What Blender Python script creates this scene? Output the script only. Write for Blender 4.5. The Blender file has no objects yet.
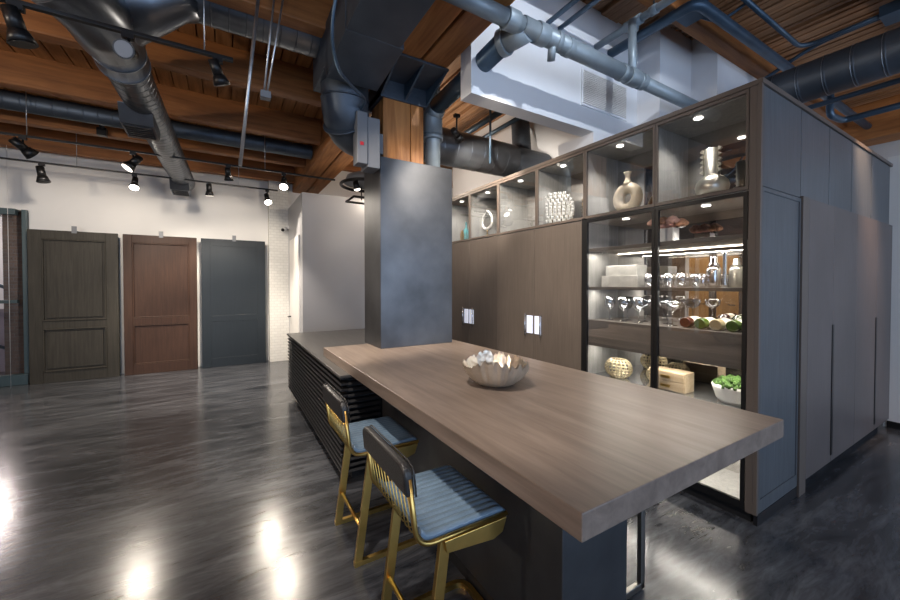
import bpy, bmesh, math, random
from mathutils import Vector, Matrix
R = math.radians
rnd = random.Random(7)
scene = bpy.context.scene
COL = scene.collection

# ------------------------------------------------------------------ materials
def new_mat(name):
    m = bpy.data.materials.new(name); m.use_nodes = True
    nt = m.node_tree; b = nt.nodes['Principled BSDF']
    return m, nt, b
def plain(name, col, rough=0.5, metal=0.0, bump=0.0, bscale=40, var=0.0, vscale=3.0, coat=0.0, spec=0.5):
    m, nt, b = new_mat(name)
    b.inputs['Roughness'].default_value = rough; b.inputs['Metallic'].default_value = metal
    b.inputs['Coat Weight'].default_value = coat; b.inputs['Specular IOR Level'].default_value = spec
    tc = nt.nodes.new('ShaderNodeTexCoord')
    n = nt.nodes.new('ShaderNodeTexNoise'); n.inputs['Scale'].default_value = vscale; n.inputs['Detail'].default_value = 5
    nt.links.new(tc.outputs['Object'], n.inputs['Vector'])
    cr = nt.nodes.new('ShaderNodeValToRGB')
    cr.color_ramp.elements[0].position = 0.3; cr.color_ramp.elements[1].position = 0.7
    k = max(var, 0.02)
    cr.color_ramp.elements[0].color = (*[c*(1-k) for c in col], 1)
    cr.color_ramp.elements[1].color = (*[min(1, c*(1+k)) for c in col], 1)
    nt.links.new(n.outputs['Fac'], cr.inputs['Fac']); nt.links.new(cr.outputs['Color'], b.inputs['Base Color'])
    if bump:
        n2 = nt.nodes.new('ShaderNodeTexNoise'); n2.inputs['Scale'].default_value = bscale; n2.inputs['Detail'].default_value = 4
        nt.links.new(tc.outputs['Object'], n2.inputs['Vector'])
        bp = nt.nodes.new('ShaderNodeBump'); bp.inputs['Strength'].default_value = bump; bp.inputs['Distance'].default_value = 0.01
        nt.links.new(n2.outputs['Fac'], bp.inputs['Height']); nt.links.new(bp.outputs['Normal'], b.inputs['Normal'])
    return m
def wood(name, c1, c2, axis='y', rough=0.45, scale=1.0, stretch=14, bump=0.15, spec=0.5):
    m, nt, b = new_mat(name)
    b.inputs['Roughness'].default_value = rough; b.inputs['Specular IOR Level'].default_value = spec
    tc = nt.nodes.new('ShaderNodeTexCoord'); mp = nt.nodes.new('ShaderNodeMapping')
    s = [stretch*scale]*3; s['xyz'.index(axis)] = 0.8*scale; mp.inputs['Scale'].default_value = s
    nt.links.new(tc.outputs['Object'], mp.inputs['Vector'])
    n = nt.nodes.new('ShaderNodeTexNoise'); n.inputs['Scale'].default_value = 1.6; n.inputs['Detail'].default_value = 8
    n.inputs['Roughness'].default_value = 0.65; n.inputs['Distortion'].default_value = 0.6
    nt.links.new(mp.outputs['Vector'], n.inputs['Vector'])
    cr = nt.nodes.new('ShaderNodeValToRGB')
    cr.color_ramp.elements[0].position = 0.32; cr.color_ramp.elements[1].position = 0.68
    cr.color_ramp.elements[0].color = (*c1, 1); cr.color_ramp.elements[1].color = (*c2, 1)
    nt.links.new(n.outputs['Fac'], cr.inputs['Fac'])
    # slow blotches
    n3 = nt.nodes.new('ShaderNodeTexNoise'); n3.inputs['Scale'].default_value = 1.3; n3.inputs['Detail'].default_value = 3
    nt.links.new(tc.outputs['Object'], n3.inputs['Vector'])
    mx = nt.nodes.new('ShaderNodeMix'); mx.data_type = 'RGBA'; mx.blend_type = 'MULTIPLY'; mx.inputs[0].default_value = 0.45
    nt.links.new(cr.outputs['Color'], mx.inputs[6])
    cr3 = nt.nodes.new('ShaderNodeValToRGB'); cr3.color_ramp.elements[0].position = 0.35; cr3.color_ramp.elements[1].position = 0.65
    cr3.color_ramp.elements[0].color = (.55, .55, .55, 1); cr3.color_ramp.elements[1].color = (1, 1, 1, 1)
    nt.links.new(n3.outputs['Fac'], cr3.inputs['Fac']); nt.links.new(cr3.outputs['Color'], mx.inputs[7])
    nt.links.new(mx.outputs[2], b.inputs['Base Color'])
    bp = nt.nodes.new('ShaderNodeBump'); bp.inputs['Strength'].default_value = bump; bp.inputs['Distance'].default_value = 0.004
    nt.links.new(n.outputs['Fac'], bp.inputs['Height']); nt.links.new(bp.outputs['Normal'], b.inputs['Normal'])
    return m
def emis(name, col, strength):
    m, nt, b = new_mat(name)
    b.inputs['Base Color'].default_value = (*col, 1)
    b.inputs['Emission Color'].default_value = (*col, 1); b.inputs['Emission Strength'].default_value = strength
    return m
def pane(name, tint=(1, 1, 1), gloss=0.08):
    m = bpy.data.materials.new(name); m.use_nodes = True; nt = m.node_tree; nt.nodes.clear()
    o = nt.nodes.new('ShaderNodeOutputMaterial'); t = nt.nodes.new('ShaderNodeBsdfTransparent'); t.inputs[0].default_value = (*tint, 1)
    g = nt.nodes.new('ShaderNodeBsdfGlossy'); g.inputs['Roughness'].default_value = 0.02
    lw = nt.nodes.new('ShaderNodeLayerWeight'); lw.inputs[0].default_value = 0.35
    ma = nt.nodes.new('ShaderNodeMath'); ma.operation = 'MULTIPLY_ADD'; ma.inputs[1].default_value = 0.5 if gloss < .1 else 1.0; ma.inputs[2].default_value = gloss
    ma.use_clamp = True
    mx = nt.nodes.new('ShaderNodeMixShader')
    nt.links.new(lw.outputs['Facing'], ma.inputs[0]); nt.links.new(ma.outputs[0], mx.inputs[0])
    nt.links.new(t.outputs[0], mx.inputs[1]); nt.links.new(g.outputs[0], mx.inputs[2]); nt.links.new(mx.outputs[0], o.inputs[0])
    return m

def floor_mat():
    m, nt, b = new_mat('epoxy_floor')
    tc = nt.nodes.new('ShaderNodeTexCoord')
    mp = nt.nodes.new('ShaderNodeMapping'); mp.inputs['Rotation'].default_value = (0, 0, R(-18)); mp.inputs['Scale'].default_value = (0.55, 2.6, 1)
    nt.links.new(tc.outputs['Object'], mp.inputs['Vector'])
    n = nt.nodes.new('ShaderNodeTexNoise'); n.inputs['Scale'].default_value = 1.9; n.inputs['Detail'].default_value = 14
    n.inputs['Roughness'].default_value = 0.68; n.inputs['Distortion'].default_value = 1.3
    nt.links.new(mp.outputs['Vector'], n.inputs['Vector'])
    cr = nt.nodes.new('ShaderNodeValToRGB'); e = cr.color_ramp.elements
    e[0].position = 0.33; e[0].color = (.018, .020, .024, 1); e[1].position = 0.74; e[1].color = (.105, .110, .120, 1)
    x = e.new(0.5); x.color = (.050, .053, .060, 1)
    nt.links.new(n.outputs['Fac'], cr.inputs['Fac'])
    n2 = nt.nodes.new('ShaderNodeTexNoise'); n2.inputs['Scale'].default_value = 5; n2.inputs['Detail'].default_value = 10
    n2.inputs['Distortion'].default_value = 2.2; n2.inputs['Roughness'].default_value = 0.7
    nt.links.new(mp.outputs['Vector'], n2.inputs['Vector'])
    cr2 = nt.nodes.new('ShaderNodeValToRGB'); cr2.color_ramp.elements[0].position = 0.35; cr2.color_ramp.elements[1].position = 0.7
    cr2.color_ramp.elements[0].color = (.7, .7, .7, 1); cr2.color_ramp.elements[1].color = (1.5, 1.5, 1.55, 1)
    nt.links.new(n2.outputs['Fac'], cr2.inputs['Fac'])
    mx = nt.nodes.new('ShaderNodeMix'); mx.data_type = 'RGBA'; mx.blend_type = 'MULTIPLY'; mx.inputs[0].default_value = 1
    nt.links.new(cr.outputs['Color'], mx.inputs[6]); nt.links.new(cr2.outputs['Color'], mx.inputs[7])
    nt.links.new(mx.outputs[2], b.inputs['Base Color'])
    rr = nt.nodes.new('ShaderNodeMapRange'); rr.inputs['To Min'].default_value = 0.12; rr.inputs['To Max'].default_value = 0.27
    nt.links.new(n.outputs['Fac'], rr.inputs['Value']); nt.links.new(rr.outputs[0], b.inputs['Roughness'])
    b.inputs['Specular IOR Level'].default_value = 0.6
    bp = nt.nodes.new('ShaderNodeBump'); bp.inputs['Strength'].default_value = 0.12; bp.inputs['Distance'].default_value = 0.004
    nt.links.new(n2.outputs['Fac'], bp.inputs['Height']); nt.links.new(bp.outputs['Normal'], b.inputs['Normal'])
    return m
def brick_mat(name, c1, c2, mortar, scale=1.0):
    m, nt, b = new_mat(name); b.inputs['Roughness'].default_value = 0.8
    tc = nt.nodes.new('ShaderNodeTexCoord'); mp = nt.nodes.new('ShaderNodeMapping'); mp.inputs['Rotation'].default_value = (R(90), 0, 0)
    nt.links.new(tc.outputs['Object'], mp.inputs['Vector'])
    br = nt.nodes.new('ShaderNodeTexBrick'); br.inputs['Scale'].default_value = 4.6*scale
    br.inputs['Color1'].default_value = (*c1, 1); br.inputs['Color2'].default_value = (*c2, 1); br.inputs['Mortar'].default_value = (*mortar, 1)
    br.inputs['Mortar Size'].default_value = 0.02
    nt.links.new(mp.outputs['Vector'], br.inputs['Vector']); nt.links.new(br.outputs['Color'], b.inputs['Base Color'])
    bp = nt.nodes.new('ShaderNodeBump'); bp.inputs['Strength'].default_value = 0.5; bp.inputs['Distance'].default_value = 0.01; bp.invert = True
    nt.links.new(br.outputs['Fac'], bp.inputs['Height']); nt.links.new(bp.outputs['Normal'], b.inputs['Normal'])
    return m

M = {}
M['floor'] = floor_mat()
M['white'] = plain('white_paint', (.74, .73, .71), 0.6, bump=.05)
M['drywall'] = plain('white_drywall', (.72, .74, .78), 0.65, bump=.03)
M['greywall'] = plain('satin_grey_partition', (.40, .40, .42), 0.32, bump=.02)
M['paleg'] = plain('pale_grey_paint', (.60, .61, .64), 0.55)
M['shade'] = plain('dark_brown_grey_paint', (.13, .11, .10), 0.6)
M['brick'] = brick_mat('white_brick', (.74, .73, .69), (.68, .67, .63), (.60, .59, .56))
M['rbrick'] = brick_mat('brown_brick', (.12, .075, .055), (.08, .05, .04), (.10, .09, .08))
M['timber'] = wood('timber_y', (.23, .082, .020), (.52, .225, .072), 'y', .6, 1.0, 9, .3)
M['timberx'] = wood('timber_x', (.19, .066, .016), (.42, .165, .048), 'x', .6, 1.0, 9, .3)
M['timberz'] = wood('timber_z', (.25, .09, .022), (.52, .23, .075), 'z', .5, 1.0, 9, .3)
M['deck'] = wood('deck_boards', (.26, .105, .033), (.55, .27, .11), 'y', .6, 1.0, 10, .3)
M['deckr'] = wood('laminated_deck', (.19, .095, .045), (.50, .275, .14), 'y', .6, 1.0, 10, .3)
M['table'] = wood('smoked_oak', (.160, .120, .096), (.278, .216, .176), 'y', .36, 1.0, 10, .08, .5)
M['tableX'] = M['table']
M['cab'] = wood('taupe_veneer', (.115, .093, .079), (.155, .128, .109), 'z', .42, 2.2, 26, .05, .45)
M['cabtrim'] = plain('taupe_trim', (.115, .092, .078), .4)
M['cabside'] = wood('slate_veneer', (.070, .078, .087), (.118, .128, .140), 'z', .38, 2.2, 26, .12, .5)
M['tallend'] = wood('plum_grey_veneer', (.122, .100, .094), (.150, .125, .118), 'z', .42, 2.2, 26, .03, .4)
M['shelf'] = wood('grey_shelf', (.13, .11, .095), (.18, .155, .135), 'y', .4, 2, 12, .04)
M['inner'] = wood('pale_grey_liner', (.32, .315, .30), (.44, .43, .41), 'z', .4, 2, 12, .04)
M['black'] = plain('black_metal', (.012, .012, .013), .38, .3)
M['blackmatte'] = plain('black_matte', (.010, .010, .011), .55)
M['slat'] = plain('slat_black', (.014, .014, .016), .36, spec=.4)
M['ctop'] = wood('console_top', (.045, .043, .042), (.085, .081, .078), 'y', .35, 1.4, 14, .05)
M['steel'] = plain('blackened_steel', (.105, .110, .120), .40, .85, bump=.02, bscale=5, var=.3, vscale=2.6)
M['duct'] = plain('duct_metal', (.15, .165, .19), .30, .9, var=.25, vscale=4, bump=.04, bscale=8)
M['ductd'] = plain('dark_duct_metal', (.075, .095, .125), .5, .6, var=.25, vscale=3)
M['seam'] = plain('duct_seam', (.30, .33, .38), .35, .9)
M['pvc'] = plain('grey_pipe', (.24, .29, .33), .42, .25, var=.12, vscale=6)
M['pipe'] = plain('dark_blue_pipe', (.055, .095, .145), .4, .4, var=.15, vscale=6)
M['galv'] = plain('galvanised', (.42, .44, .47), .35, .9, var=.2, vscale=20)
M['box'] = plain('grey_enamel', (.17, .18, .20), .45)
M['gold'] = plain('brushed_gold', (.72, .47, .14), .30, 1.0, var=.08, vscale=14, bump=.02, bscale=120)
M['pewter'] = plain('pewter', (.32, .31, .29), .35, 1.0)
M['leatherb'] = plain('black_leather', (.018, .017, .017), .38, bump=.25, bscale=180, spec=.6)
M['leather'] = plain('slate_blue_leather', (.145, .215, .295), .34, bump=.25, bscale=120, var=.25, vscale=9, spec=.8)
M['doorg'] = wood('green_grey_oak', (.036, .032, .024), (.064, .057, .045), 'z', .5, 1.6, 16, .1, .25)
M['doorb'] = wood('walnut_brown', (.038, .020, .013), (.066, .033, .021), 'z', .5, 1.6, 16, .08, .25)
M['doors'] = wood('slate_blue_paint', (.013, .018, .022), (.017, .022, .027), 'z', .45, 1.6, 16, .04, .4)
M['teal'] = plain('teal_frame', (.045, .075, .085), .4, .2)
M['oak'] = wood('honey_oak', (.52, .27, .09), (.70, .40, .16), 'z', .45, 1.4, 12, .05)
M['palewood'] = wood('pale_wood', (.55, .40, .24), (.78, .62, .42), 'y', .45, 2, 12, .05)
M['silver'] = plain('silver_leaf', (.80, .72, .60), .28, .9, bump=.6, bscale=35, var=.12, vscale=18)
M['silverout'] = plain('champagne_shell', (.52, .45, .36), .4, .55, bump=.3, bscale=40, var=.15, vscale=12)
M['nickel'] = plain('satin_nickel', (.60, .58, .52), .36, 1.0)
M['chrome'] = plain('chrome', (.75, .76, .78), .1, 1.0)
M['beige'] = plain('cream_ceramic', (.66, .56, .42), .4, var=.08)
M['whitec'] = plain('white_ceramic', (.82, .81, .78), .45, bump=.3, bscale=30)
M['stone'] = plain('silver_box', (.56, .55, .52), .4, .3, bump=.2, bscale=30, var=.15, vscale=12)
M['pink'] = plain('pink_petals', (.88, .50, .42), .6, var=.3, vscale=30)
M['peach'] = plain('peach_petals', (.62, .33, .20), .6, var=.3, vscale=30)
M['leaf'] = plain('moss_green', (.055, .12, .020), .8, var=.4, vscale=30)
M['goldb'] = plain('pale_gold_wire', (.85, .74, .50), .3, .9)
M['crystal'] = plain('cut_crystal', (.88, .88, .86), .18, .35, var=.12, vscale=30)
M['crystalg'] = plain('gold_crystal', (.62, .44, .20), .2, .9, var=.3, vscale=30)
M['tealglass'] = plain('teal_glass', (.10, .38, .42), .12, .1, coat=.5)
M['label'] = plain('cream_label', (.72, .68, .58), .6)
M['red'] = plain('red_paint', (.5, .02, .03), .5)
M['winer'] = plain('red_wine_glass', (.07, .010, .008), .08, 0, coat=.6)
M['wineg'] = plain('green_wine_glass', (.055, .11, .012), .08, 0, coat=.6)
M['winec'] = plain('pale_wine_glass', (.36, .29, .17), .08, 0, coat=.6)
M['mirror'] = plain('smoked_mirror', (.72, .70, .68), .015, 1.0)
M['glass'] = pane('clear_pane', (.96, .97, .98), .035)
M['tumbler'] = pane('clear_glassware', (.95, .96, .98), .17)
M['led'] = emis('led_strip', (1, .86, .68), 9)
M['puck'] = emis('cabinet_downlight', (1, .93, .84), 6)
M['lens'] = emis('lit_lamp_lens', (1, .90, .76), 16)
M['lensdim'] = emis('faint_lamp_lens', (1, .9, .78), 2.5)
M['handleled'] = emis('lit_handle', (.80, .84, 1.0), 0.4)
M['cable'] = plain('pale_cable', (.6, .6, .6), .4)

# ------------------------------------------------------------------ mesh builder
class MB:
    def __init__(s): s.bm = bmesh.new()
    def box(s, x0, y0, z0, x1, y1, z1, m=None):
        v = [s.bm.verts.new((x, y, z)) for x in (x0, x1) for y in (y0, y1) for z in (z0, z1)]
        if m is not None:
            for q in v: q.co = m @ q.co
        for f in ((0, 1, 3, 2), (4, 6, 7, 5), (0, 4, 5, 1), (2, 3, 7, 6), (0, 2, 6, 4), (1, 5, 7, 3)):
            s.bm.faces.new([v[i] for i in f])
        return s
    def prism(s, pts, a, b, axis='z'):
        """polygon pts in the two other axes, extruded a..b along axis"""
        def mk(p, t):
            if axis == 'z': return (p[0], p[1], t)
            if axis == 'y': return (p[0], t, p[1])
            return (t, p[0], p[1])
        A = [s.bm.verts.new(mk(p, a)) for p in pts]; B = [s.bm.verts.new(mk(p, b)) for p in pts]
        n = len(pts)
        try:
            s.bm.faces.new(A); s.bm.faces.new(list(reversed(B)))
        except ValueError: pass
        for i in range(n): s.bm.faces.new([A[i], B[i], B[(i+1) % n], A[(i+1) % n]])
        return s
    def sweep(s, path, rad, seg=16, cap=True, sq=None, up=None, smooth=True):
        """tube along path; rad number or list; sq=(w,h) gives a rectangular section"""
        P = [Vector(p) for p in path]; n = len(P)
        if not hasattr(rad, '__len__'): rad = [rad]*n
        rings = []; T0 = None; N = None
        for i in range(n):
            if i == 0: T = (P[1]-P[0])
            elif i == n-1: T = (P[-1]-P[-2])
            else:
                a = (P[i]-P[i-1]); b = (P[i+1]-P[i])
                T = (a.normalized() if a.length > 1e-9 else b.normalized())+(b.normalized() if b.length > 1e-9 else a.normalized())
            if T.length < 1e-9: T = T0.copy()
            T.normalize()
            if N is None:
                ref = Vector(up) if up else (Vector((0, 0, 1)) if abs(T.z) < .9 else Vector((1, 0, 0)))
                N = (ref-T*ref.dot(T)).normalized()
            else:
                N = (N-T*N.dot(T))
                N.normalize()
            B = T.cross(N); T0 = T
            if sq:
                w, h = sq; offs = [(-w/2, -h/2), (w/2, -h/2), (w/2, h/2), (-w/2, h/2)]
                k = 1.0
                if 0 < i < n-1:
                    c = abs(T.dot((P[i+1]-P[i]).normalized())); k = 1/max(c, .5)
                rings.append([s.bm.verts.new(P[i]+B*a*1+N*b*1) for a, b in offs])
            else:
                rings.append([s.bm.verts.new(P[i]+(N*math.cos(t)+B*math.sin(t))*rad[i]) for t in [2*math.pi*j/seg for j in range(seg)]])
        m = len(rings[0])
        for i in range(n-1):
            for j in range(m):
                f = s.bm.faces.new([rings[i][j], rings[i][(j+1) % m], rings[i+1][(j+1) % m], rings[i+1][j]])
                f.smooth = smooth and not sq
        if cap:
            s.bm.faces.new(list(reversed(rings[0]))); s.bm.faces.new(rings[-1])
        return s
    def cyl(s, a, b, r, r2=None, seg=20, cap=True):
        return s.sweep([a, b], [r, r if r2 is None else r2], seg, cap)
    def lathe(s, c, prof, seg=24, axis='z', closed=False, m=None):
        """prof: (radius, height) list"""
        rings = []
        for r, h in prof:
            ring = []
            for j in range(seg):
                t = 2*math.pi*j/seg; a, b = r*math.cos(t), r*math.sin(t)
                co = {'z': (a, b, h), 'y': (a, h, b), 'x': (h, a, b)}[axis]
                co = Vector(co)
                if m is not None: co = m @ co
                ring.append(s.bm.verts.new(co+Vector(c)))
            rings.append(ring)
        for i in range(len(rings)-1):
            for j in range(seg):
                f = s.bm.faces.new([rings[i][j], rings[i][(j+1) % seg], rings[i+1][(j+1) % seg], rings[i+1][j]]); f.smooth = True
        if prof[0][0] > 1e-5 and not closed: s.bm.faces.new(list(reversed(rings[0])))
        if prof[-1][0] > 1e-5 and not closed: s.bm.faces.new(rings[-1])
        return s
    def blob(s, c, rx, ry, rz, seg=10, rings=7, jit=0):
        c = Vector(c); rr = []
        for i in range(rings+1):
            ph = math.pi*i/rings
            rr.append([s.bm.verts.new(c+Vector((rx*math.sin(ph)*math.cos(t), ry*math.sin(ph)*math.sin(t), rz*math.cos(ph)))*(1+rnd.uniform(-jit, jit)))
                       for t in [2*math.pi*j/seg for j in range(seg)]])
        for i in range(rings):
            for j in range(seg):
                f = s.bm.faces.new([rr[i][j], rr[i+1][j], rr[i+1][(j+1) % seg], rr[i][(j+1) % seg]]); f.smooth = True
        return s
    def build(s, name, mat, parent=None, bevel=0, bseg=2, weld=False, origin=None):
        if weld: bmesh.ops.remove_doubles(s.bm, verts=s.bm.verts, dist=1e-5)
        bmesh.ops.recalc_face_normals(s.bm, faces=s.bm.faces)
        if parent is not None: off = wl(parent)
        elif origin is not None: off = Vector(origin)
        else:
            xs = [v.co for v in s.bm.verts]
            off = Vector(((min(p.x for p in xs)+max(p.x for p in xs))/2, (min(p.y for p in xs)+max(p.y for p in xs))/2, min(p.z for p in xs)))
        for v in s.bm.verts: v.co -= off
        me = bpy.data.meshes.new(name); s.bm.to_mesh(me); s.bm.free()
        me.materials.append(mat); o = bpy.data.objects.new(name, me); COL.objects.link(o)
        if parent is not None: o.parent = parent
        else: o.location = off
        if bevel:
            b = o.modifiers.new('bevel', 'BEVEL'); b.width = bevel; b.segments = bseg; b.limit_method = 'ANGLE'
            b.harden_normals = False
        return o
def wl(o):
    v = Vector((0, 0, 0))
    while o is not None: v += o.location; o = o.parent
    return v
def root(name, loc, label, cat, group=None):
    o = bpy.data.objects.new(name, None); COL.objects.link(o); o.location = loc; o.empty_display_size = .1
    return tag(o, label, cat, group)
def tag(o, label, cat, group=None, kind=None):
    if label: o['label'] = label
    if cat: o['category'] = cat
    if group: o['group'] = group
    if kind: o['kind'] = kind
    return o
def struct(o): o['kind'] = 'structure'; return o
def copy_tree(o, parent=None):
    c = o.copy(); COL.objects.link(c); c.parent = parent
    for ch in list(o.children): copy_tree(ch, c)
    return c
def fillet(pts, r, n=6):
    P = [Vector(p) for p in pts]; out = [P[0]]
    for i in range(1, len(P)-1):
        a, b, c = P[i-1], P[i], P[i+1]
        u = (a-b).normalized(); v = (c-b).normalized(); k = min(r, (a-b).length*.49, (c-b).length*.49)
        p0, p2 = b+u*k, b+v*k
        for j in range(n+1):
            t = j/n; out.append(p0*(1-t)**2+b*2*t*(1-t)+p2*t*t)
    out.append(P[-1]); return out

# ------------------------------------------------------------------ camera
cam = bpy.data.cameras.new('camera'); co = bpy.data.objects.new('camera', cam); COL.objects.link(co)
cam.sensor_width = 36; cam.lens = 373.49/900*36; cam.shift_y = -9.3/900; cam.clip_start = .05
yaw, pit = .5403, .0161
fw = Vector((math.sin(yaw)*math.cos(pit), math.cos(yaw)*math.cos(pit), -math.sin(pit)))
co.location = (0, 0, 1.52); co.rotation_euler = fw.to_track_quat('-Z', 'Y').to_euler()
scene.camera = co

# ------------------------------------------------------------------ room shell
XL, XR, YB, YF = -5.0, 9.0, -3.6, 8.3
ZL, ZR = 3.87, 4.25
struct(MB().box(XL, YB, -.1, XR, 12.2, 0).build('floor', M['floor'], origin=(0, 0, 0)))
# far wall with a storefront opening on its left
m = MB(); m.box(-2.60, YF, 0, XR, YF+.2, 4.4); m.box(XL, YF, 2.66, -2.60, YF+.2, 4.4); m.box(XL, YF, 0, -4.4, YF+.2, 2.66)
struct(m.build('wall_back', M['white']))
m = MB(); m.box(XL-.2, YB, 0, XL, 12.2, 4.4); struct(m.build('wall_left', M['shade']))
m = MB(); m.box(XR, YB, 0, XR+.2, 12.2, 4.4); struct(m.build('wall_right', M['paleg']))
m = MB(); m.box(6.05, YB, 0, 6.17, 1.03, 2.875); struct(m.build('wall_partition', M['white']))
struct(MB().box(6.035, YB, 0, 6.05, 1.0, .07).build('baseboard_right', M['black']))
# front wall (behind the camera) with tall windows
m = MB(); m.box(XL, YB-.2, 0, XR, YB, .4); m.box(XL, YB-.2, 3.3, XR, YB, 4.4)
wins = [(-4.4, -2.2), (-1.6, .6), (1.2, 3.4), (4.0, 5.9), (6.4, 8.6)]
prev = XL
for a, b in wins: m.box(prev, YB-.2, .4, a, YB, 3.3); prev = b
m.box(prev, YB-.2, .4, XR, YB, 3.3); struct(m.build('wall_front', M['white']))
for i, (a, b) in enumerate(wins):
    m = MB()
    for x in (a, (a+b)/2-.025, b-.05): m.box(x, YB-.12, .4, x+.05, YB-.06, 3.3)
    for z in (.4, 2.3, 3.25): m.box(a, YB-.12, z, b, YB-.06, z+.05)
    struct(m.build('window_%d' % (i+1), M['black']))
# brick pillar and grey partition room at the back
struct(MB().box(.73, 8.08, 0, 1.077, YF, 3.6).build('wall_brick', M['brick'], origin=(0, 0, 0)))
struct(MB().box(1.077, 6.48, 0, 8.9, YF-.01, 3.03).build('wall_grey', M['greywall']))
m = MB(); m.box(1.05, 6.72, 0, 1.077, 7.72, 2.36)
d = struct(m.build('door_1', M['white'], bevel=.004))
MB().cyl((1.05, 7.6, .92), (1.0, 7.6, .92), .012).cyl((1.0, 7.62, .92), (1.0, 7.48, .92), .01).build('door_handle', M['black'], d)
# oak doors in white casings on the left wall (seen only in the cabinet mirror)
for i, (ya, yb) in enumerate(((4.52, 5.04), (5.18, 5.74))):
    m = MB(); m.box(XL, ya, 0, XL+.05, yb, 2.3); d = struct(m.build('door_%d' % (i+2), M['oak']))
    hy = ya+.07
    MB().cyl((XL+.05, hy, .98), (XL+.1, hy, .98), .012).cyl((XL+.1, hy, .98), (XL+.1, hy+.14, .98), .01).build('door_handle', M['black'], d)
    m = MB(); m.box(XL, yb, 0, XL+.07, yb+.09, 2.4); m.box(XL, ya-.03, 2.3, XL+.07, yb+.09, 2.4)
    struct(m.build('trim_%d' % (i+1), M['white']))
# room seen through the storefront
struct(MB().box(-4.6, 12.0, 0, -2.0, 12.2, 4).build('wall_outer', M['paleg']))
struct(MB().box(-2.95, 8.5, 0, -2.4, 11.9, 4).build('wall_side', M['rbrick']))
struct(MB().box(XL, 8.5, 3.0, -2.4, 12.2, 3.1).build('ceiling_outer', M['black']))

# ceiling decks made of planks
m = MB(); x = XL
while x < 1.2:
    w = .145; z = ZL+rnd.uniform(0, .01); m.box(x+.006, YB, z, x+w-.006, YF+.2, ZL+.1); x += w
m.box(XL, YB, ZL+.05, 1.25, YF+.2, ZL+.14); struct(m.build('ceiling', M['deck']))
m = MB(); x = 1.66
while x < XR:
    w = .052; z = ZR+rnd.choice((0, .0, .012, .035))+rnd.uniform(0, .012); m.box(x+.003, YB, z, x+w-.003, YF+.2, ZR+.2); x += w
m.box(1.6, YB, ZR+.14, XR, YF+.2, ZR+.26); struct(m.build('ceiling_right', M['deckr']))
# great girder on the column line and the right one
def beam(name, a, mat, label):
    return struct(MB().box(*a).build(name, mat, bevel=.012))
beam('ceiling_girder', (1.19, YB, 3.42, 1.425, YF+.1, ZL+.1), M['timber'], '')
beam('ceiling_girder', (1.445, YB, 3.42, 1.68, YF+.1, ZR+.1), M['timber'], '')
beam('ceiling_girder', (8.35, YB, 3.72, 8.8, YF, ZR+.1), M['timber'], '')
for k in range(10):
    y = 8.02-1.235*k
    if y < YB: break
    beam('ceiling_joist', (XL, y, 3.55, 1.19, y+.14, ZL+.02), M['timberx'], '')
    if k > 4 or k in (0,): beam('ceiling_joist', (1.68, y, 3.98, 8.35, y+.14, ZR+.02), M['timberx'], '')
# drywall bulkhead over the cabinets
poly = [(1.69, 2.49), (3.89, 2.49), (3.89, 2.24), (4.51, 2.24), (4.51, 1.98), (8.34, 1.98), (8.34, 2.3), (4.7, 2.3), (4.1, 2.645), (4.1, 6.4), (3.9, 6.4), (3.9, 2.645), (1.69, 2.645)]
m = MB(); m.prism(poly, 3.052, ZR+.02); m.prism([(3.17, 2.491), (3.889, 2.491), (3.889, 2.241), (4.511, 2.241), (4.511, 1.981), (8.33, 1.981), (8.33, 2.31), (4.71, 2.31), (4.11, 2.64), (4.11, 6.39), (3.91, 6.39), (3.91, 2.95), (3.17, 2.95)], 2.80, 3.06)
struct(m.build('wall_bulkhead', M['drywall']))
g = root('air_grille', (3.34, 2.49, 3.3), 'white louvred air grille set in the drywall bulkhead over the glass cabinet', 'vent')
m = MB(); m.box(2.98, 2.478, 3.29, 3.0, 2.492, 3.62); m.box(3.68, 2.478, 3.29, 3.70, 2.492, 3.62); m.box(2.98, 2.478, 3.27, 3.70, 2.492, 3.29); m.box(2.98, 2.478, 3.62, 3.70, 2.492, 3.64)
m.build('grille_frame', M['drywall'], g)
m = MB(); z = 3.3
while z < 3.61: m.box(3.0, 2.474, z, 3.68, 2.486, z+.008); z += .018
m.build('louvres', M['white'], g)

# ------------------------------------------------------------------ storefront at the left
t = root('storefront_frame', (-3.4, 8.22, 0), 'dark teal glazed storefront frame left of the greenish grey door', 'glass partition')
m = MB(); m.box(-4.4, 8.17, 0, -2.60, 8.27, .16); m.box(-2.655, 8.22, .16, -2.60, 8.29, 2.66); m.box(-4.4, 8.17, 2.57, -2.70, 8.27, 2.66); m.box(-4.4, 8.18, 1.24, -2.70, 8.26, 1.29)
m.build('frame', M['teal'], t, bevel=.004)
MB().box(-4.4, 8.215, .16, -2.70, 8.225, 2.57).build('glass_panel', M['glass'], t)
t = root('stair_railing', (-2.99, 9.4, 0), 'dark metal stair railing seen behind the teal framed glass', 'railing')
MB().cyl((-3.55, 9.0, 1.75), (-3.02, 9.3, 1.35), .025).cyl((-3.02, 9.3, 1.35), (-3.02, 9.3, .9), .02).cyl((-3.3, 9.15, 1.55), (-3.3, 9.15, 1.0), .015).build('handrail', M['pipe'], t)
MB().cyl((-3.55, 8.8, .75), (-2.97, 9.2, .35), .025).cyl((-2.99, 9.2, .4), (-2.99, 9.2, 0), .02).build('lower_rail', M['pipe'], t)
tag(MB().box(-4.0, 9.6, 0, -3.0, 9.7, 1.1).build('display_board', plain('mauve_board', (.42, .34, .40), .4)), 'pale mauve upright panel behind the lower glass of the storefront', 'panel')
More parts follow.
